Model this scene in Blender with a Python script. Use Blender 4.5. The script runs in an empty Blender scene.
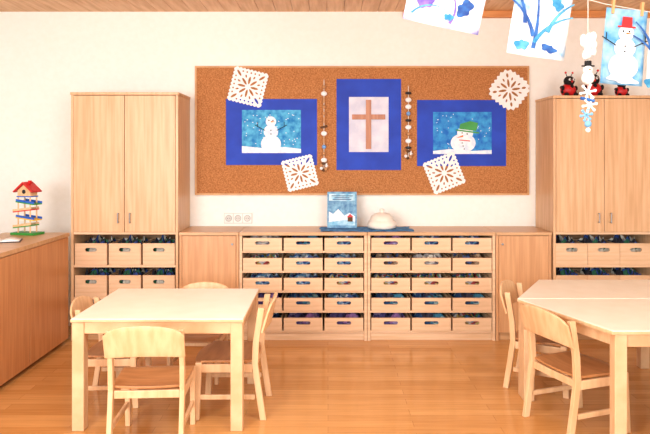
import bpy, bmesh, math, random
from mathutils import Vector, Matrix
random.seed(4)
S=bpy.context.scene
try:
    S.view_settings.view_transform='Standard'
except Exception: pass
COL=S.collection
F=632.0; CX=328.0; HY=155.0; H=1.42
def PX(px,y): return (px-CX)*y/F
def PZ(py,y): return H-(py-HY)*y/F
def lin(c):
    return tuple(((v/255)/12.92 if v/255<=0.04045 else ((v/255+0.055)/1.055)**2.4) for v in c)+(1,)
# ---------------- materials
MC={}
def newmat(name,rough=0.5):
    m=bpy.data.materials.new(name); m.use_nodes=True
    b=m.node_tree.nodes['Principled BSDF']; b.inputs['Roughness'].default_value=rough
    return m,m.node_tree,b
def noise_mat(name,a,b_,scale=(5,5,5),nscale=3,rough=0.5,detail=4,lo=.35,hi=.65,bump=0,metal=0):
    if name in MC: return MC[name]
    m,nt,b=newmat(name,rough)
    tc=nt.nodes.new('ShaderNodeTexCoord'); mp=nt.nodes.new('ShaderNodeMapping')
    mp.inputs['Scale'].default_value=scale
    n=nt.nodes.new('ShaderNodeTexNoise'); n.inputs['Scale'].default_value=nscale; n.inputs['Detail'].default_value=detail
    r=nt.nodes.new('ShaderNodeValToRGB')
    r.color_ramp.elements[0].position=lo; r.color_ramp.elements[0].color=lin(a)
    r.color_ramp.elements[1].position=hi; r.color_ramp.elements[1].color=lin(b_)
    nt.links.new(tc.outputs['Object'],mp.inputs['Vector']); nt.links.new(mp.outputs[0],n.inputs['Vector'])
    nt.links.new(n.outputs['Fac'],r.inputs['Fac']); nt.links.new(r.outputs[0],b.inputs['Base Color'])
    b.inputs['Metallic'].default_value=metal
    if bump:
        bp=nt.nodes.new('ShaderNodeBump'); bp.inputs['Strength'].default_value=bump; bp.inputs['Distance'].default_value=.004
        nt.links.new(n.outputs['Fac'],bp.inputs['Height']); nt.links.new(bp.outputs[0],b.inputs['Normal'])
    MC[name]=m; return m
def flat(name,c,rough=.6,metal=0):
    d=tuple(max(0,v-8) for v in c)
    return noise_mat(name,d,c,(1,1,1),12,rough,2,metal=metal)
beechV=noise_mat('beech_vertical',(204,160,116),(222,182,140),(16,16,.8),3,.4)
beechD=noise_mat('beech_warm_vertical',(196,144,98),(212,162,116),(16,16,.8),3,.4)
beechSide=noise_mat('beech_side_shaded',(190,128,78),(206,146,94),(14,14,.8),3,.4)  # beech tone darkened: the weaker light on this side is put into the colour
beechH=noise_mat('beech_horizontal',(214,176,136),(230,196,160),(1,14,14),3,.45)
beechTop=noise_mat('beech_counter',(190,146,100),(210,166,122),(1,10,10),3,.35)
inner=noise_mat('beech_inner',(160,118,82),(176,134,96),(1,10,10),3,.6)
chairW=noise_mat('chair_beech',(216,174,128),(232,194,150),(10,10,1.5),3,.4)
chairP=noise_mat('chair_plywood',(168,112,66),(186,130,82),(2,10,2),3,.35)
tabTop=noise_mat('table_laminate',(238,230,212),(242,235,219),(3,3,3),3,.35)
tabEdge=noise_mat('table_beech',(212,172,128),(228,190,148),(3,12,3),3,.4)
cork=noise_mat('cork',(128,72,34),(200,138,84),(1,1,1),100,.95,6,.22,.72,bump=.2)
corkframe=noise_mat('pine_frame',(190,140,88),(208,160,106),(3,3,3),4,.5)
wallm=noise_mat('wall_plaster',(240,239,232),(243,242,236),(1,1,1),30,.9,3)
ceilm=noise_mat('ceiling_pine',(204,156,108),(228,186,142),(12,1,1),2.5,.5)
beamm=noise_mat('beam_pine',(194,120,60),(220,150,86),(1,10,10),2.5,.5)
metal=flat('brushed_metal',(150,150,150),.3,1)
white=flat('white_plastic',(235,235,230),.4)
paper=flat('white_paper',(244,244,244),.8)
dark=flat('dark_plastic',(30,30,34),.5)
string=flat('string_fibre',(225,220,210),.9)
cardblue=noise_mat('royal_blue_card',(20,56,170),(26,68,190),(1,1,1),6,.7)
red=flat('red_paint',(205,30,35),.45); green=flat('green_paint',(50,150,60),.45)
yellow=flat('yellow_paint',(240,200,50),.45); blue=flat('blue_paint',(40,100,200),.45)
black=flat('black_felt',(22,20,22),.9); orange=flat('orange_paint',(235,120,30),.6)
def vor_mat(name,cols,scale):
    m,nt,b=newmat(name,.75)
    tc=nt.nodes.new('ShaderNodeTexCoord'); v=nt.nodes.new('ShaderNodeTexVoronoi'); v.inputs['Scale'].default_value=scale
    sp=nt.nodes.new('ShaderNodeSeparateColor'); r=nt.nodes.new('ShaderNodeValToRGB'); r.color_ramp.interpolation='CONSTANT'
    nt.links.new(tc.outputs['Object'],v.inputs['Vector']); nt.links.new(v.outputs['Color'],sp.inputs[0])
    nt.links.new(sp.outputs[0],r.inputs['Fac']); nt.links.new(r.outputs[0],b.inputs['Base Color'])
    e=r.color_ramp.elements
    e[0].position=0; e[0].color=lin(cols[0]); e[1].position=1/len(cols); e[1].color=lin(cols[1])
    for i in range(2,len(cols)):
        k=e.new(i/len(cols)); k.color=lin(cols[i])
    return m
fills=[vor_mat('fabric_purple',[(150,110,170),(90,80,140),(170,150,195),(60,54,94)],16),
       vor_mat('fabric_blue',[(60,90,150),(110,160,200),(46,60,110),(210,220,230)],16),
       vor_mat('fabric_white',[(225,218,210),(180,175,175),(130,120,130),(225,215,200)],16),
       vor_mat('paper_teal',[(60,130,160),(40,80,130),(160,190,190),(70,70,90)],16),
       vor_mat('craft_supplies',[(170,70,70),(60,110,170),(200,180,110),(70,110,80),(210,210,210)],26),
       vor_mat('brown_scraps',[(150,116,90),(100,80,70),(190,160,130),(80,100,150)],18)]
toyfill=[vor_mat('toys_dark',[(40,40,50),(50,80,150),(35,36,44),(45,110,80),(210,205,190)],24),
       vor_mat('toys_mixed',[(40,40,46),(200,60,50),(60,130,200),(225,220,205),(50,60,80),(225,185,70)],24),
       vor_mat('toys_bright',[(30,40,70),(50,130,180),(205,140,70),(215,215,220),(110,74,60)],24)]
def floor_mat():
    m,nt,b=newmat('parquet_floor',.16)
    tc=nt.nodes.new('ShaderNodeTexCoord')
    br=nt.nodes.new('ShaderNodeTexBrick'); br.inputs['Scale'].default_value=1
    br.inputs['Brick Width'].default_value=.9; br.inputs['Row Height'].default_value=.075
    br.inputs['Mortar Size'].default_value=.0011; br.inputs['Mortar Smooth'].default_value=.3
    br.inputs['Color1'].default_value=lin((216,160,96)); br.inputs['Color2'].default_value=lin((198,140,78))
    br.inputs['Mortar'].default_value=lin((162,108,58)); br.inputs['Bias'].default_value=-.1
    mp=nt.nodes.new('ShaderNodeMapping'); mp.inputs['Scale'].default_value=(1.2,22,1)
    n=nt.nodes.new('ShaderNodeTexNoise'); n.inputs['Scale'].default_value=2.5; n.inputs['Detail'].default_value=5
    r=nt.nodes.new('ShaderNodeValToRGB'); r.color_ramp.elements[0].position=.3; r.color_ramp.elements[0].color=(.84,.81,.77,1)
    r.color_ramp.elements[1].position=.7; r.color_ramp.elements[1].color=(1.0,1.0,1.0,1)
    mx=nt.nodes.new('ShaderNodeMixRGB'); mx.blend_type='MULTIPLY'; mx.inputs[0].default_value=1
    L=nt.links.new
    L(tc.outputs['Object'],br.inputs['Vector']); L(tc.outputs['Object'],mp.inputs[0]); L(mp.outputs[0],n.inputs['Vector'])
    L(n.outputs['Fac'],r.inputs[0]); L(br.outputs['Color'],mx.inputs[1]); L(r.outputs[0],mx.inputs[2]); L(mx.outputs[0],b.inputs['Base Color'])
    return m
# ---------------- builder
class B:
    def __init__(s): s.bm=bmesh.new(); s.mats=[]
    def mi(s,m):
        if m not in s.mats: s.mats.append(m)
        return s.mats.index(m)
    def _fin(s,verts,m,M=None,smooth=False):
        if M is not None: bmesh.ops.transform(s.bm,matrix=M,verts=verts)
        i=s.mi(m); fs=set(f for v in verts for f in v.link_faces)
        for f in fs: f.material_index=i; f.smooth=smooth
    def box(s,x0,x1,y0,y1,z0,z1,m,M=None):
        r=bmesh.ops.create_cube(s.bm,size=1)['verts']
        T=Matrix.Translation(((x0+x1)/2,(y0+y1)/2,(z0+z1)/2))@Matrix.Diagonal((abs(x1-x0),abs(y1-y0),abs(z1-z0),1))
        if M is not None: T=M@T
        s._fin(r,m,T)
    def cyl(s,p,q,r1,m,r2=None,seg=16):
        p=Vector(p);q=Vector(q);d=q-p
        if r2 is None:r2=r1
        r=bmesh.ops.create_cone(s.bm,cap_ends=True,segments=seg,radius1=r1,radius2=r2,depth=d.length)['verts']
        T=Matrix.Translation((p+q)/2)@d.to_track_quat('Z','Y').to_matrix().to_4x4()
        s._fin(r,m,T,False)
    def sph(s,c,r,m,sc=(1,1,1),seg=20):
        v=bmesh.ops.create_uvsphere(s.bm,u_segments=seg,v_segments=seg//2,radius=r)['verts']
        s._fin(v,m,Matrix.Translation(c)@Matrix.Diagonal((*sc,1)),True)
    def sweep(s,pts,w,d,m,smooth=False):
        rings=[]
        for p in pts:
            p=Vector(p); rings.append([s.bm.verts.new(p+Vector((a*w/2,b*d/2,0))) for a,b in((-1,-1),(1,-1),(1,1),(-1,1))])
        i=s.mi(m)
        def face(vs):
            f=s.bm.faces.new(vs); f.material_index=i
        face(rings[0][::-1]); face(rings[-1])
        for a,b in zip(rings,rings[1:]):
            for k in range(4): face([a[k],a[(k+1)%4],b[(k+1)%4],b[k]])
    def prism(s,poly,z0,z1,m):
        i=s.mi(m)
        lo=[s.bm.verts.new((x,y,z0)) for x,y in poly]; hi=[s.bm.verts.new((x,y,z1)) for x,y in poly]
        fs=[s.bm.faces.new(lo[::-1]),s.bm.faces.new(hi)]
        n=len(poly)
        for k in range(n): fs.append(s.bm.faces.new([lo[k],lo[(k+1)%n],hi[(k+1)%n],hi[k]]))
        for f in fs:f.material_index=i
    def xz(s,poly,y,m,t=.0008):
        i=s.mi(m)
        a=[s.bm.verts.new((x,y,z)) for x,z in poly]; b=[s.bm.verts.new((x,y+t,z)) for x,z in poly]
        fs=[s.bm.faces.new(a),s.bm.faces.new(b[::-1])]; n=len(poly)
        for k in range(n): fs.append(s.bm.faces.new([a[k],b[k],b[(k+1)%n],a[(k+1)%n]]))
        for f in fs:f.material_index=i
    def disc(s,x,z,rx,rz,y,m,n=24,t=.0008):
        s.xz([(x+rx*math.cos(2*math.pi*k/n),z+rz*math.sin(2*math.pi*k/n)) for k in range(n)],y,m,t)
    def line(s,x0,z0,x1,z1,w,y,m):
        d=Vector((x1-x0,z1-z0)); L=d.length; n=Vector((-d.y,d.x))/L*w/2
        s.xz([(x0-n.x,z0-n.y),(x1-n.x,z1-n.y),(x1+n.x,z1+n.y),(x0+n.x,z0+n.y)],y,m)
    def surf(s,fn,nu,nv,t,m,smooth=True):
        i=s.mi(m); A=[];Bt=[]
        for a in range(nu+1):
            ra=[];rb=[]
            for b in range(nv+1):
                p,q=fn(a/nu,b/nv); ra.append(s.bm.verts.new(p)); rb.append(s.bm.verts.new(q))
            A.append(ra);Bt.append(rb)
        fs=[]
        for a in range(nu):
            for b in range(nv):
                fs.append(s.bm.faces.new([A[a][b],A[a+1][b],A[a+1][b+1],A[a][b+1]]))
                fs.append(s.bm.faces.new([Bt[a][b],Bt[a][b+1],Bt[a+1][b+1],Bt[a+1][b]]))
        for f in fs: f.smooth=smooth; f.material_index=i
        ed=[]
        for a in range(nu):
            ed.append([A[a][0],Bt[a][0],Bt[a+1][0],A[a+1][0]]); ed.append([A[a+1][nv],Bt[a+1][nv],Bt[a][nv],A[a][nv]])
        for b in range(nv):
            ed.append([A[0][b+1],Bt[0][b+1],Bt[0][b],A[0][b]]); ed.append([A[nu][b],Bt[nu][b],Bt[nu][b+1],A[nu][b+1]])
        for e in ed:
            f=s.bm.faces.new(e); f.material_index=i
    def mesh(s,me,m,M):
        n0=len(s.bm.verts); s.bm.from_mesh(me); s.bm.verts.ensure_lookup_table()
        s._fin([s.bm.verts[k] for k in range(n0,len(s.bm.verts))],m,M)
    def tomesh(s,name):
        bmesh.ops.recalc_face_normals(s.bm,faces=s.bm.faces[:])
        me=bpy.data.meshes.new(name); s.bm.to_mesh(me)
        for m in s.mats: me.materials.append(m)
        return me
    def obj(s,name,loc=(0,0,0),rz=0,bevel=0,parent=None,scale=1):
        me=s.tomesh(name); o=bpy.data.objects.new(name,me); COL.objects.link(o)
        return place(o,loc,rz,bevel,parent,scale)
def place(o,loc=(0,0,0),rz=0,bevel=0,parent=None,scale=1):
    o.location=loc; o.rotation_euler=(0,0,rz); o.scale=(scale,)*3
    if bevel:
        md=o.modifiers.new('bevel','BEVEL'); md.width=bevel; md.segments=2; md.limit_method='ANGLE'; md.angle_limit=math.radians(50)
    if parent: o.parent=parent
    return o
def curve_mesh(loops,ext):
    cu=bpy.data.curves.new('tmp','CURVE'); cu.dimensions='2D'; cu.fill_mode='BOTH'; cu.extrude=ext
    for L in loops:
        sp=cu.splines.new('POLY'); sp.points.add(len(L)-1); sp.use_cyclic_u=True
        for p,(x,y) in zip(sp.points,L): p.co=(x,y,0,1)
    o=bpy.data.objects.new('tmp',cu); COL.objects.link(o)
    dg=bpy.context.evaluated_depsgraph_get(); dg.update()
    me=bpy.data.meshes.new_from_object(o.evaluated_get(dg)); bpy.data.objects.remove(o)
    return me
RX90=Matrix.Rotation(math.radians(90),4,'X')
def ell(x,y,a,b,ang=0,n=16):
    c,s_=math.cos(ang),math.sin(ang); r=[]
    for k in range(n):
        t=2*math.pi*k/n; u=a*math.cos(t); v=b*math.sin(t); r.append((x+u*c-v*s_,y+u*s_+v*c))
    return r
# ---------------- room
YW=5.25; YF=4.83; XL=-2.95; XR=3.5; YB=-2.5; ZC=2.61
b=B(); b.box(XL,XR,YB,YW,-.1,0,floor_mat()); b.obj('floor')
b=B(); b.box(XL-.1,XR+.1,YW,YW+.1,-.1,ZC+.1,wallm); b.obj('wall_back')
b=B(); b.box(XL-.1,XL,YB,YW,-.1,ZC+.1,wallm); b.obj('wall_left')
b=B(); b.box(XR,XR+.1,YB,YW,-.1,ZC+.1,wallm); b.obj('wall_right')
b=B()
x=XL
while x<XR-.01:
    x2=min(x+.14,XR); b.box(x+.002,x2-.002,YB,YW,ZC,ZC+.03,ceilm); x=x2
b.box(XL,XR,YB,YW,ZC+.03,ZC+.08,ceilm)
b.obj('ceiling')
b=B(); b.box(.62,XR,YW-.05,YW,2.555,ZC,beamm); b.obj('trim_1',bevel=.004)
b=B(); b.box(XR-.015,XR,YB,YW,0,.08,beechTop); b.obj('baseboard_right')
# ---------------- bins
def slot_panel(w,h,sw,sh,sz):
    out=[(-w/2,0),(w/2,0),(w/2,h),(-w/2,h)]
    r=sh/2; hole=[]
    for k in range(9):
        a=-math.pi/2+math.pi*k/8; hole.append((sw/2-r+r*math.cos(a),sz+r*math.sin(a)))
    for k in range(9):
        a=math.pi/2+math.pi*k/8; hole.append((-sw/2+r+r*math.cos(a),sz+r*math.sin(a)))
    return curve_mesh([out,hole],.006)
def bin_mesh(name,w,h,d,sw,sh,sz,fill,seed,top,base):
    rnd=random.Random(seed); b=B()
    b.mesh(slot_panel(w,h,sw,sh,sz),beechH,Matrix.Translation((0,.006,0))@RX90)
    b.box(-w/2,-w/2+.01,.0125,d,0,h*.92,beechH); b.box(w/2-.01,w/2,.0125,d,0,h*.92,beechH)
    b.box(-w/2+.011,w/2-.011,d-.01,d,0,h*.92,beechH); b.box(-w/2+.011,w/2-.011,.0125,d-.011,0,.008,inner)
    N=12; M_=10
    g=[[rnd.random() for _ in range(M_+1)] for _ in range(N+1)]
    def fn(u,v):
        x=-w/2+.013+(w-.026)*u; y=.05+(d-.065)*v
        e=min(u,1-u,v,1-v); z=h*base+ (top)*g[round(u*N)][round(v*M_)]*min(1,e*6+.15)
        return Vector((x,y,z)),Vector((x,y,.012))
    b.surf(fn,N,M_,0,fill,False)
    return b.tomesh(name)
drawer_meshes=[bin_mesh('drawer',.296,.098,.36,.11,.026,.060,fills[k%6],k,(.075,.06,.07)[k%3],.44) for k in range(12)]
bin_meshes=[bin_mesh('storage_bin',.243,.165,.36,.09,.030,.116,toyfill[k%3],20+k,.12,.56) for k in range(6)]
def addbin(me,nm,loc,par):
    o=bpy.data.objects.new(nm,me); COL.objects.link(o); place(o,loc,0,.0015,par)
# ---------------- cabinets
def handle(b,x,z,y,L=.08):
    b.cyl((x,y-.022,z-L/2),(x,y-.022,z+L/2),.0045,metal)
    b.cyl((x,y-.022,z-L/2+.008),(x,y,z-L/2+.008),.004,metal); b.cyl((x,y-.022,z+L/2-.008),(x,y,z+L/2-.008),.004,metal)
def tall(name,x0,x1,zt):
    b=B(); t=.02; yb=YW-.006; yc=YF
    b.box(x0,x0+t,yc,yb,0,zt-.022,beechV); b.box(x1-t,x1,yc,yb,0,zt-.022,beechV)
    b.box(x0-.004,x1+.004,yc-.006,yb,zt-.021,zt,beechV)
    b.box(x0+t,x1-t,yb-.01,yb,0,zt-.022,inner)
    b.box(x0+t,x1-t,yc+.03,yb-.01,0,.06,beechTop)
    for z in (.06,.315,.56): b.box(x0+t,x1-t,yc+.004,yb-.01,z,z+.018,beechH)
    b.box(x0+t,x1-t,yc+.004,yb-.01,.812,.83,beechH)
    xm=(x0+x1)/2
    b.box(x0+t+.002,xm-.002,yc-.002,yc+.018,.832,zt-.025,beechV)
    b.box(xm+.002,x1-t-.002,yc-.002,yc+.018,.832,zt-.025,beechV)
    handle(b,xm-.045,.94,yc-.002); handle(b,xm+.045,.94,yc-.002)
    o=b.obj(name,bevel=.002); w=(x1-x0-2*t)/3; k=0
    for z in (.0785,.3335,.5785):
        for c in range(3):
            addbin(bin_meshes[(k*5+c)%6],'storage_bin',(x0+t+w*(c+.5),yc+.006,z),o); k+=1
    return o
tall('tall_cabinet',-1.965,-1.145,1.90)
tall('tall_cabinet',1.722,2.50,1.875)
def low(name,x0,x1,hx):
    b=B(); t=.02; yb=YW-.006
    b.box(x0,x0+t,YF,yb,0,.805,beechD); b.box(x1-t,x1,YF,yb,0,.805,beechD)
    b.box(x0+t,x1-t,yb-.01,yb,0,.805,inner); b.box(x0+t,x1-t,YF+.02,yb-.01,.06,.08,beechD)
    b.box(x0+t,x1-t,YF+.03,YF+.045,0,.058,beechTop)
    b.box(x0,x1,YF-.012,yb,.806,.83,beechTop)
    b.box(x0+t+.002,x1-t-.002,YF-.002,YF+.018,.062,.802,beechD)
    b.cyl((hx,YF-.022,.74),(hx,YF-.002,.74),.009,metal,.006)
    b.obj(name,bevel=.002)
low('low_cabinet',-1.137,-.682,-.73)
low('low_cabinet',1.284,1.708,1.33)
def drawers(x0,x1,sd):
    b=B(); t=.022; yb=YW-.006
    b.box(x0,x0+t,YF,yb,0,.805,beechH); b.box(x1-t,x1,YF,yb,0,.805,beechH)
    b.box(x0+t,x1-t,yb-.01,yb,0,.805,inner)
    b.box(x0,x1,YF-.012,yb,.806,.83,beechTop)
    b.box(x0+t,x1-t,YF+.02,YF+.035,0,.06,beechH)
    o_z=[.786-.1527*i-.098 for i in range(5)]
    for z in o_z: b.box(x0+t,x1-t,YF+.004,yb-.01,z-.0165,z-.0015,beechH)
    o=b.obj('drawer_shelf_unit',bevel=.0015); w=(x1-x0-2*t)/3; rnd=random.Random(sd)
    for z in o_z:
        for c in range(3): addbin(drawer_meshes[rnd.randrange(12)],'drawer',(x0+t+w*(c+.5),YF-.004,z),o)
drawers(-.678,.299,1); drawers(.302,1.279,2)
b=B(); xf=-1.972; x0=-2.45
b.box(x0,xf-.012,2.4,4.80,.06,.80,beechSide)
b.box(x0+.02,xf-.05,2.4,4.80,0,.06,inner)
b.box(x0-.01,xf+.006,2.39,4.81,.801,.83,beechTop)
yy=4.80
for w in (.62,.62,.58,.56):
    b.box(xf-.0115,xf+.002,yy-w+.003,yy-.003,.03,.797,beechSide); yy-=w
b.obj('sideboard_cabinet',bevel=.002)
# ---------------- tables
def rect_table(name,x0,x1,y0,y1,h):
    b=B()
    b.box(x0,x1,y0,y1,h-.018,h,tabTop)
    b.box(x0-.003,x1+.003,y0-.003,y1+.003,h-.019,h-.003,tabEdge)
    i=.004;a=.062
    b.box(x0+.05,x1-.05,y0+i+.01,y0+i+.03,h-.019-a,h-.0195,tabEdge); b.box(x0+.05,x1-.05,y1-i-.03,y1-i-.01,h-.019-a,h-.0195,tabEdge)
    b.box(x0+i+.01,x0+i+.03,y0+.05,y1-.05,h-.019-a,h-.0195,tabEdge); b.box(x1-i-.03,x1-i-.01,y0+.05,y1-.05,h-.019-a,h-.0195,tabEdge)
    L=.062
    for xx in (x0+i,x1-i-L):
        for yy in (y0+i,y1-i-L): b.box(xx,xx+L,yy,yy+L,0,h-.02,tabEdge)
    b.obj(name,bevel=.004)
rect_table('childrens_table',-1.32,-.435,3.24,3.98,.58)
def poly_table(name,poly,h):
    b=B(); b.prism(poly,h-.018,h,tabTop)
    c=Vector((sum(p[0] for p in poly)/len(poly),sum(p[1] for p in poly)/len(poly)))
    def off(p,d):
        p=Vector(p); v=(c-p).normalized(); return p+v*d
    e=[tuple(off(p,-.004)) for p in poly]; b.prism(e,h-.021,h-.003,tabEdge)
    n=len(poly)
    for k in range(n):
        p=off(poly[k],.05); q=off(poly[(k+1)%n],.05); d=(q-p); ang=math.atan2(d.y,d.x)
        M=Matrix.Translation((p.x,p.y,0))@Matrix.Rotation(ang,4,'Z')
        b.box(0,d.length,-.01,.01,h-.085,h-.0215,tabEdge,M)
        pl=off(poly[k],.055); b.box(pl.x-.03,pl.x+.03,pl.y-.03,pl.y+.03,0,h-.0215,tabEdge)
    b.obj(name,bevel=.004)
poly_table('trapezoid_table',[(1.11,3.706),(2.50,3.706),(2.15,4.26),(1.42,4.26)],.58)
poly_table('trapezoid_table',[(1.11,3.694),(1.36,3.02),(2.16,3.02),(2.50,3.694)],.58)
# ---------------- chair
def chair_mesh():
    b=B(); W=.17; t=.03
    for sx in(-1,1):
        x=sx*W
        pts=[(x,-.045,0),(x,-.02,.16),(x,0,.30),(x,-.006,.42),(x,-.035,.60)]
        b.sweep(pts,.024,.034,chairW)
        b.sweep([(x,.315,0),(x,.30,.31)],.026,.034,chairW)
        b.box(x-.009,x+.009,.014,.29,.255,.30,chairW)
        b.box(x-.008,x+.008,-.0,.30,.11,.135,chairW)
    b.box(-W+.013,W-.013,.285,.305,.262,.30,chairW); b.box(-W+.013,W-.013,-.006,.012,.262,.30,chairW)
    def seat(u,v):
        a=(u-.5)*2; c=v
        wid=.185-.012*(1-c)-.02*max(0,c-.85)/.15
        x=a*wid; y=-.03+c*.37
        if c<.12: y+= .02*a*a
        if c>.88: y-= .03*abs(a)**3
        z=.322-.010*math.cos(a*math.pi/2)*math.sin(c*math.pi)-.018*max(0,(c-.8)/.2)**2
        yy=y+.019 if c<.05 else y
        return Vector((x,yy,z)),Vector((x,yy,z-.012))
    b.surf(seat,14,14,0,chairP)
    def back(u,v):
        a=(u-.5)*2; x=a*.190
        z0=.468+.014*(1-a*a); z1=.636-.034*a*a-.02*abs(a)**8
        z=z0+(z1-z0)*v
        y=-.043-.035*(v)+(-.030*(1-a*a))
        return Vector((x,y,z)),Vector((x,y+.012,z))
    b.surf(back,18,6,0,chairW)
    return b
cm=chair_mesh().tomesh('childrens_chair')
def chair(x,y,rz,sc=1,name='childrens_chair'):
    o=bpy.data.objects.new(name,cm); COL.objects.link(o); place(o,(x,y,0),rz,.003,None,sc)
chair(-.865,3.02,math.radians(3),.99)
chair(-.392,3.56,math.radians(90),1.0)
chair(-1.375,3.70,math.radians(-88),.92)
chair(-.83,4.20,math.radians(178),.88)
chair(1.175,3.29,math.radians(-70),1.0)
chair(1.205,3.985,math.radians(-119),.97)
chair(1.80,2.84,math.radians(0),1.0)
# ---------------- corkboard
yb0=YW-.022; 
def wx(p): return PX(p,yb0)
def wz(p): return PZ(p,yb0)
b=B(); b.box(wx(196),wx(528),yb0,YW-.001,wz(193.5),wz(67),cork)
x0,x1,z0,z1=wx(195),wx(529),wz(195),wz(66)
for r in ((x0,x1,z0,z0+.014),(x0,x1,z1-.014,z1)): b.box(r[0],r[1],yb0-.006,YW-.001,r[2],r[3],corkframe)
for r in ((x0,x0+.014),(x1-.014,x1)): b.box(r[0],r[1],yb0-.006,YW-.001,z0+.014,z1-.014,corkframe)
b.obj('cork_bulletin_board')
Y0=yb0-.003
sky1=noise_mat('paint_snow_sky',(20,120,190),(90,185,225),(1,1,1),22,.8,5)
sky2=noise_mat('paint_blue_sky',(10,95,190),(60,160,220),(1,1,1),18,.8,5)
snowp=noise_mat('paint_snow',(205,222,240),(246,248,250),(1,1,1),30,.8)
lilac=noise_mat('paint_lilac',(196,200,220),(222,222,234),(1,1,1),10,.8)
crossm=noise_mat('cross_wood',(168,112,84),(190,134,102),(10,10,1),4,.5)
def pr(b,a,c,d,e,y,m,t=.0012):
    b.xz([(wx(a),wz(e)),(wx(c),wz(e)),(wx(c),wz(d)),(wx(a),wz(d))],y,m,t)
PXM=yb0/F
def snowman(b,cx,cz,s,y,hat,nose=orange,tilt=0,face=True):
    b.disc(cx,cz,s*.5,s*.45,y,snowp); b.disc(cx+tilt*.3*s,cz+s*.62,s*.36,s*.34,y-.0006,snowp)
    hx,hz=cx+tilt*.6*s,cz+s*1.12
    b.disc(hx,hz,s*.26,s*.26,y-.0012,snowp)
    if hat: 
        b.xz([(hx-.3*s,hz+.18*s),(hx+.3*s,hz+.18*s),(hx+.3*s,hz+.24*s),(hx-.3*s,hz+.24*s)],y-.002,hat)
        b.xz([(hx-.18*s,hz+.24*s),(hx+.18*s,hz+.24*s),(hx+.16*s,hz+.55*s),(hx-.16*s,hz+.55*s)],y-.002,hat)
    for q in(-.1,.1): b.disc(hx+q*s,hz+.06*s,.035*s,.035*s,y-.002,black,8)
    b.xz([(hx,hz-.04*s),(hx+.26*s,hz-.02*s),(hx,hz+.03*s)],y-.002,nose)
    for q in (.5,.68): b.disc(cx+tilt*.3*s,cz+q*s,.03*s,.03*s,y-.002,black,8)
    for q in(-1,1): 
        b.line(cx+q*.3*s,cz+.68*s,cx+q*.8*s,cz+.95*s,.035*s,y-.0016,black); b.line(cx+q*.66*s,cz+.88*s,cx+q*.66*s,cz+1.1*s,.03*s,y-.0016,black)
b=B(); pr(b,226,317,99,165,Y0,cardblue,.0025); pr(b,242,301,110,153,Y0-.0015,sky1)
b.xz([(wx(242),wz(153)),(wx(301),wz(153)),(wx(301),wz(149)),(wx(285),wz(147)),(wx(262),wz(148)),(wx(242),wz(146))],Y0-.0022,snowp)
snowman(b,wx(271),wz(144),20*PXM,Y0-.003,None)
for k in range(46): b.disc(wx(random.uniform(244,299)),wz(random.uniform(112,146)),.004,.004,Y0-.0024,paper,8)
b.obj('snowman_painting')
b=B(); pr(b,417,506,100,166,Y0,cardblue,.0025); pr(b,433,491.5,112,154,Y0-.0015,sky2)
b.xz([(wx(433),wz(154)),(wx(491.5),wz(154)),(wx(491.5),wz(150)),(wx(470),wz(151)),(wx(450),wz(149)),(wx(433),wz(151))],Y0-.0022,snowp)
b.disc(wx(463),wz(143),12.5*PXM,9.5*PXM,Y0-.003,snowp); b.disc(wx(465),wz(133),8*PXM,7*PXM,Y0-.0036,snowp)
b.xz([(wx(459),wz(129)),(wx(476),wz(131)),(wx(478),wz(123)),(wx(470),wz(121)),(wx(460),wz(124))],Y0-.0044,green)
b.line(wx(456),wz(130),wx(479),wz(133),.012,Y0-.0048,green)
for p in((462,133),(467,134)): b.disc(wx(p[0]),wz(p[1]),.006,.006,Y0-.0044,black,8)
b.xz([(wx(463),wz(137)),(wx(456),wz(138)),(wx(463),wz(135))],Y0-.0044,orange)
b.line(wx(459),wz(140),wx(470),wz(141),.008,Y0-.0044,red)
for k in range(3): b.disc(wx(462+k),wz(143+3*k),.005,.005,Y0-.0044,black,8)
for k in range(26): b.disc(wx(random.uniform(435,490)),wz(random.uniform(114,148)),.0035,.0035,Y0-.0024,paper,8)
b.obj('snowman_painting')
b=B(); pr(b,336.5,401,79,170,Y0,cardblue,.0025); pr(b,349,388.5,97,152,Y0-.0015,lilac)
b.box(wx(365.8),wx(371),Y0-.014,Y0-.002,wz(149),wz(100),crossm); b.box(wx(352),wx(385),Y0-.0145,Y0-.0022,wz(119.5),wz(114.5),crossm)
b.obj('cross_picture')
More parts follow.
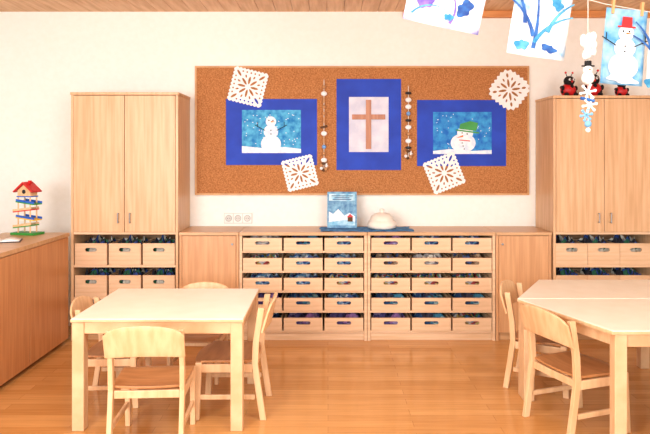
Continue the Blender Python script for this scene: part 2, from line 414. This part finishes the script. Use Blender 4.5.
def doily(cx,cy,px,deg,rnd=False):
    out=[]; n=9
    if rnd:
        for k in range(96):
            a=2*math.pi*k/96; r=1+.06*math.sin(a*24)+.17*abs(math.cos(2*a))**2
            out.append((r*math.cos(a),r*math.sin(a)))
    else:
        cs=[(-1,-1),(1,-1),(1,1),(-1,1)]
        for i in range(4):
            A=Vector(cs[i]);Bv=Vector(cs[(i+1)%4]); nrm=Vector(((Bv-A).y,-(Bv-A).x))/2
            for k in range(n*6):
                t=k/(n*6); p=A.lerp(Bv,t)+nrm*.07*abs(math.sin(t*n*math.pi)); out.append((p.x,p.y))
    loops=[out]
    for k in range(8):
        a=k*math.pi/4; loops.append(ell(.40*math.cos(a),.40*math.sin(a),.24,.07,a))
        a+=math.pi/8; loops.append(ell(.66*math.cos(a),.66*math.sin(a),.10,.05,a,10))
    for k in range(4):
        a=k*math.pi/2
        if rnd: loops.append(ell(.86*math.cos(a),.86*math.sin(a),.13,.07,a,10))
        else: 
            loops.append(ell(1.0*math.cos(a+math.pi/4),1.0*math.sin(a+math.pi/4),.22,.07,a+math.pi/4,12))
            for j in(-.5,-.25,0,.25,.5):
                u=Vector((math.cos(a),math.sin(a))); v=Vector((-u.y,u.x)); p=u*.86+v*j; loops.append(ell(p.x,p.y,.055,.055,0,8))
    me=curve_mesh(loops,.02)
    b=B(); b.mesh(me,paper,RX90@Matrix.Diagonal((px/2*PXM,px/2*PXM,.05,1)))
    o=b.obj('snowflake_doily',(wx(cx),yb0-.0085,wz(cy))); o.rotation_euler=(0,-math.radians(deg),0)
doily(248,87,33,-14); doily(300,173,30,14); doily(444,173,32,22); doily(509,90,34,8,True)
woodb=flat('bead_wood',(190,140,95),.6); woodb2=flat('bark_brown',(96,66,44),.9); beadb=flat('bead_pale_blue',(110,160,215),.5)
def beadstring(px,py0,py1,kinds,name):
    b=B(); y=yb0-.026; x=wx(px)
    b.cyl((x,y,wz(py0)),(x,y,wz(py1)),.003,string,seg=6); b.cyl((x,yb0-.0065,wz(py0)),(x,y-.004,wz(py0)),.006,woodb)
    n=len(kinds)
    for i,k in enumerate(kinds):
        z=wz(py0+4+(py1-py0-4)*(i+.5)/n)
        if k=='s': b.sph((x,y,z),.016,woodb,seg=12)
        if k=='w': b.sph((x,y,z),.020,paper,(1.3,.7,1),seg=12)
        if k=='d': b.sph((x,y,z),.017,dark,(1.6,.7,.7),seg=12)
        if k=='c': b.cyl((x-.028,y,z-.008),(x+.028,y,z+.008),.009,woodb2,seg=8)
        if k=='l': b.cyl((x,y,z-.022),(x,y,z+.022),.011,woodb,.008,seg=8)
        if k=='b': b.sph((x,y,z),.018,beadb,seg=12)
        if k=='C':
            for q in range(9):
                a=q*.9; b.sph((x+.024*math.cos(a),y,z+.028*math.sin(a)),.014,(woodb,paper,woodb2)[q%3],(1,.8,1),seg=10)
    b.obj(name)
beadstring(324,80,170,'swlsslcwlbswC','bead_string_decoration')
beadstring(408,86,158,'dwwbdwswdC','bead_string_decoration')
# ---------------- socket strip
b=B(); y=YW-.012; b.box(PX(224,y),PX(252,y),y,YW-.001,PZ(223.5,y),PZ(213,y),flat('socket_frame',(205,203,196),.4))
for k in range(3):
    x=PX(228.7+9.3*k,y); z=PZ(218.3,y)
    b.box(x-.035,x+.035,y-.002,y,z-.038,z+.038,white)
    b.cyl((x,y-.003,z),(x,y-.002,z),.027,flat('socket_ring',(150,150,146),.5),seg=24)
    b.cyl((x,y-.0036,z),(x,y-.003,z),.023,flat('socket_recess',(205,205,200),.5),seg=24)
    for q in(-.009,.009): b.cyl((x+q,y-.0042,z),(x+q,y-.0036,z),.003,dark,seg=8)
b.obj('wall_socket')
# ---------------- counter items
zc=.83
b=B(); clothm=noise_mat('blue_cloth',(30,90,150),(90,150,195),(1,1,1),25,.9)
def fn(u,v):
    x=-.06+.72*u+.01*math.sin(v*7); y=4.86+.30*v+.01*math.sin(u*9); z=zc+.0058+.002*math.sin(u*23)*math.cos(v*9)
    return Vector((x,y,z)),Vector((x,y,z-.0025))
b.surf(fn,30,12,0,clothm); b.obj('blue_cloth_runner')
b=B(); cov=noise_mat('book_cover_blue',(90,170,205),(190,222,235),(1,1,1),16,.5); cov2=noise_mat('book_cover_dark',(50,110,160),(120,175,205),(1,1,1),26,.5)
b.box(-.118,.118,0,.010,0,.288,cov2)
for k in range(6): b.box(-.115,.117,.0105+.0006*k,.0109+.0006*k,.003,.285,paper)
b.box(-.118,.118,.0145,.018,0,.288,cov2)
b.xz([(-.105,.215),(.105,.215),(.105,.272),(-.105,.272)],-.0012,cov)
navy=flat('navy_print',(30,60,120),.5)
for z,w in((.255,.085),(.240,.06),(.226,.075)): b.line(-w,z,w,z,.006,-.0024,navy)
b.xz([(-.105,.02),(.105,.02),(.105,.09),(.06,.12),(.02,.095),(-.03,.15),(-.07,.11),(-.105,.13)],-.0018,snowp)
b.xz([(-.105,.02),(.105,.02),(.105,.05),(.03,.065),(-.105,.045)],-.003,cov)
b.xz([(.045,.05),(.085,.05),(.085,.085),(.045,.085)],-.0036,woodb2); b.xz([(.038,.085),(.092,.085),(.065,.112)],-.0036,red)
b.box(-.012,.012,.075,.081,.0,.2,dark,Matrix.Rotation(math.radians(14),4,'X'))
o=b.obj('picture_book',(PX(342,5.02),5.03,zc+.010)); o.rotation_euler=(math.radians(-9),0,math.radians(-2))
b=B(); cer=noise_mat('cream_ceramic',(228,220,206),(238,232,220),(1,1,1),8,.35)
prof=[(.0,0),(.085,0),(.112,.012),(.118,.035),(.108,.06),(.096,.066),(.094,.074),(.085,.098),(.06,.118),(.03,.126),(.016,.130),(.016,.140),(.022,.148),(.014,.156),(0,.158)]
N=32
def fnp(u,v):
    k=round(v*(len(prof)-1)); r,z=prof[k]; r=max(r,.0005); a=2*math.pi*u
    return Vector((r*math.cos(a),r*math.sin(a),z)),Vector((r*.9*math.cos(a),r*.9*math.sin(a),z*.96+.002))
b.surf(fnp,N,len(prof)-1,0,cer); b.obj('lidded_bowl',(PX(382,4.98),4.99,zc+.0085))
# ---------------- toy tower with red roof
b=B()
b.box(-.10,.10,-.06,.06,0,.016,green)
for sx in(-.052,.052):
    for sy in (-.034,.034): b.cyl((sx,sy,.016),(sx,sy,.295),.0055,chairW,seg=10)
cols=[green,yellow,red,green]
for i in range(4):
    sg=1 if i%2 else -1
    M=Matrix.Translation((sg*.012,0,.060+.058*i))@Matrix.Rotation(math.radians(7*sg),4,'Y')
    b.box(-.078,.078,-.046,.046,-.004,.004,cols[i],M)
    b.box(-.078,.078,-.046,-.040,.004,.020,(chairW,blue,chairW,blue)[i],M); b.box(-.078,.078,.040,.046,.004,.020,(chairW,blue,chairW,blue)[i],M)
b.box(-.060,.060,-.042,.042,.278,.286,blue)
b.xz([(-.055,.286),(.055,.286),(.055,.325),(0,.372),(-.055,.325)],-.038,chairW,.076)
b.disc(0,.318,.016,.016,-.0392,dark,16)
for sg in(-1,1):
    M=Matrix.Translation((0,0,.384))@Matrix.Rotation(math.radians(40*sg),4,'Y')
    if sg>0: b.box(-.004,.105,-.055,.055,-.005,.005,red,M)
    else: b.box(-.105,.004,-.055,.055,-.005,.005,red,M)
b.box(.012,.03,-.01,.01,.375,.40,red)
b.obj('toy_ball_tower',(-2.235,4.70,zc+.001),math.radians(-14))
b=B(); b.box(-.12,.12,-.08,.08,0,.006,dark); 
def pg(sg):
    def f(u,v):
        x=sg*.115*u; y=-.074+.148*v; z=.0075+.012*math.sin(math.pi*min(1,u*1.1))
        return Vector((x,y,z)),Vector((x,y,.0065))
    return f
b.surf(pg(1),8,3,0,paper); b.surf(pg(-1),8,3,0,paper); b.obj('open_book',(-2.22,4.30,zc+.001),math.radians(20))
# ---------------- ladybird plush
def bug(px,y,s,rz,bodym=red):
    b=B(); b.sph((0,0,.055),.06,bodym,(1,.95,.92)); b.sph((0,-.015,.125),.042,black)
    for a in range(7):
        t=a*2.4; v=Vector((math.cos(t),math.sin(t)*.9,.1+.45*math.sin(a)))
        v.normalize(); b.sph(Vector((0,0,.055))+v*.053,.015,black,seg=10)
    for q in(-1,1):
        b.cyl((q*.015,-.01,.160),(q*.03,-.015,.19),.003,black,seg=6); b.sph((q*.03,-.015,.192),.009,red,seg=10)
        b.sph((q*.016,-.053,.135),.010,paper,seg=10); b.sph((q*.016,-.062,.135),.005,black,seg=8)
        b.sph((q*.04,-.045,.018),.018,black,(1,1.3,.9),seg=10); b.sph((q*.057,-.02,.07),.014,black,(1,1,1.5),seg=10)
    b.sph((0,-.058,.118),.009,red,seg=10)
    b.obj('ladybird_plush',(PX(px,y),y,1.8765),rz,scale=s)
bug(568,5.0,1.0,.2); bug(593,5.02,1.1,-.2); bug(621,4.98,.8,.1)
# ---------------- hanging line & paintings
YL=3.2
def lx(p): return PX(p,YL)
def lz(p): return PZ(p,YL)
P=[(-.8,ZC),(lx(400),lz(-36)),(lx(500),lz(-20)),(lx(560),lz(-8)),(lx(605),lz(4)),(lx(650),lz(12)),(lx(720),lz(10)),(2.9,2.3),(3.49,ZC-.02)]
cu=bpy.data.curves.new('clothes_line','CURVE'); cu.dimensions='3D'; cu.bevel_depth=.0022; cu.materials.append(string)
sp=cu.splines.new('POLY'); sp.points.add(len(P)-1)
for q,(x,z) in zip(sp.points,P): q.co=(x,YL,z,1)
o=bpy.data.objects.new('clothes_line',cu); COL.objects.link(o)
pA=noise_mat('painting_purple',(130,130,205),(236,236,246),(1,1,1),7,.8,6,.36,.5)
pB=noise_mat('painting_blue',(110,175,220),(238,243,248),(1,1,1),8,.8,6,.34,.48)
pC=noise_mat('painting_teal',(70,150,205),(170,212,235),(1,1,1),12,.8,5)
dkb=noise_mat('blue_ink',(24,60,130),(50,110,180),(1,1,1),20,.8)
tealp=noise_mat('teal_ink',(30,120,170),(90,170,200),(1,1,1),20,.8); purp=noise_mat('purple_ink',(90,70,170),(140,110,200),(1,1,1),20,.8)
peg=flat('peg_wood',(215,165,110),.6)
def sheet(name,px,py,w,h,deg,m,deco):
    b=B()
    def f(u,v):
        x=(u-.5)*w; z=(v-.5)*h; y=.008*math.sin(u*5+v*3)*(1-v)
        return Vector((x,y,z)),Vector((x,y+.0008,z))
    b.surf(f,10,10,0,m)
    deco(b)
    for q in(-.35,.35): b.box(q*w-.006,q*w+.006,-.010,.008,h/2-.03,h/2+.04,peg)
    o=b.obj(name,(lx(px),YL,lz(py))); o.rotation_euler=(0,math.radians(deg),0)
def blob(b,x,z,r,m,sd,y=-.0105,e=1.0):
    rn=random.Random(sd); ph=[rn.uniform(0,6) for _ in range(3)]
    b.xz([(x+r*(1+.25*math.sin(2*t+ph[0])+.15*math.sin(5*t+ph[1]))*math.cos(t),z+e*r*(1+.25*math.sin(2*t+ph[0])+.15*math.sin(5*t+ph[1]))*math.sin(t)) for t in [2*math.pi*k/28 for k in range(28)]],y,m)
def stroke(b,x,z,a,L,w,m,bend,y=-.0112):
    for k in range(7):
        x2=x+L/7*math.cos(a); z2=z+L/7*math.sin(a); b.line(x,z,x2,z2,w*(1-k/9),y-.0001*k,m); x,z=x2,z2; a+=bend/7
def dA(b):
    blob(b,-.10,-.05,.035,purp,1); blob(b,.10,-.04,.04,dkb,2,-.0108); blob(b,.0,.03,.04,tealp,3,-.011); blob(b,.03,-.10,.02,tealp,4,-.0115); blob(b,-.14,.05,.03,dkb,5)
    stroke(b,-.16,-.12,.9,.2,.010,tealp,-1.5); stroke(b,.04,-.13,1.2,.2,.012,purp,1.5)
def dB(b):
    for k,(x,a,L,bd) in enumerate([(-.02,1.5,.30,.3),(-.02,1.1,.24,-.9),(-.03,1.9,.25,.9),(.04,1.3,.2,-.8),(-.08,1.7,.22,.8)]): stroke(b,x,-.16+.03*k,a,L,.020,(dkb,tealp)[k%2],bd,-.0108-.0008*k)
    blob(b,-.08,-.15,.03,tealp,8); blob(b,.06,-.15,.035,dkb,9,-.0105,.6); blob(b,.07,.08,.03,tealp,10)
def dC(b): blob(b,0,-.165,.07,snowp,12,-.0102,.3); snowman(b,-.0,-.10,.15,-.0108,red)
sheet('hanging_painting',447,-3,.39,.31,13,pA,dA)
sheet('hanging_painting',541,18,.29,.40,9,pB,dB)
sheet('hanging_painting',624,47,.21,.385,5,pC,dC)
sheet('hanging_painting',668,54,.20,.34,3,pB,dB)
# snowman garland mobile
b=B(); ym=3.02
def mx(p): return PX(p,ym)
def mz(p): return PZ(p,ym)
x=mx(588)
b.cyl((x,ym,ZC),(x,ym,mz(128)),.0016,string,seg=6)
rnd=random.Random(3)
for k in range(22):
    a=rnd.uniform(0,6.28); r=rnd.uniform(.0,.03); b.sph((x+r*math.cos(a),ym+r*math.sin(a)*.6,mz(47)+rnd.uniform(-.045,.05)),.016,paper,(1,1,1.5),seg=8)
b.sph((x,ym,mz(70)),.022,paper,seg=14); b.sph((x,ym,mz(78)),.030,paper,seg=14)
b.cyl((x-.03,ym,mz(66)),(x+.03,ym,mz(66)),.004,black,seg=8); b.cyl((x,ym,mz(66)),(x,ym,mz(61)),.016,black,seg=12)
b.sph((x,ym-.022,mz(70)),.005,orange,seg=8)
def star(z,r,m,dx=0):
    for k in range(3):
        a=k*math.pi/3+.2; b.cyl((x+dx-r*math.cos(a),ym,z-r*math.sin(a)),(x+dx+r*math.cos(a),ym,z+r*math.sin(a)),.005,m,seg=6)
    for k in range(6):
        a=k*math.pi/3+.2; b.sph((x+dx+r*math.cos(a),ym,z+r*math.sin(a)),.008,m,seg=8)
star(mz(92),.035,paper); star(mz(105),.032,paper,.008); star(mz(115),.026,flat('pale_blue',(120,180,225),.6),-.008)
b.cyl((x-.035,ym,mz(98)),(x+.03,ym,mz(101)),.008,dkb,seg=8)
b.sph((x,ym,mz(124)),.017,flat('pale_blue',(120,180,225),.6),seg=12); b.sph((x,ym,mz(130)),.012,paper,seg=12)
b.obj('snowman_mobile')
# ---------------- lights / world / camera
w=bpy.data.worlds.new('World'); S.world=w; w.use_nodes=True
bg=w.node_tree.nodes['Background']; bg.inputs[0].default_value=(.955,.985,1,1); bg.inputs[1].default_value=1.75
def area(name,loc,rot,sx,sy,e,c):
    l=bpy.data.lights.new(name,'AREA'); l.shape='RECTANGLE'; l.size=sx; l.size_y=sy; l.energy=e; l.color=c
    o=bpy.data.objects.new(name,l); COL.objects.link(o); o.location=loc; o.rotation_euler=rot
area('window_and_fill_light',(-2.0,-1.2,1.7),(math.radians(92),0,math.radians(-14)),2.2,1.6,190,(.96,.985,1))
area('window_and_fill_light',(2.2,-1.2,1.8),(math.radians(94),0,math.radians(8)),1.8,1.4,70,(.97,.985,1))  # added fill from the right, stands for no known window
area('overhead_fill_light',(-.1,2.2,2.58),(0,0,0),3.0,1.0,62,(1,.98,.95))  # added fill light under the ceiling, no lamp fixture there
cam=bpy.data.cameras.new('camera'); co=bpy.data.objects.new('camera',cam); COL.objects.link(co); S.camera=co
co.location=(0,0,H); co.rotation_euler=(math.radians(90),0,0)
cam.sensor_width=36; cam.lens=F/650*36; cam.shift_x=-(CX-325)/650; cam.shift_y=-(217-HY)/650
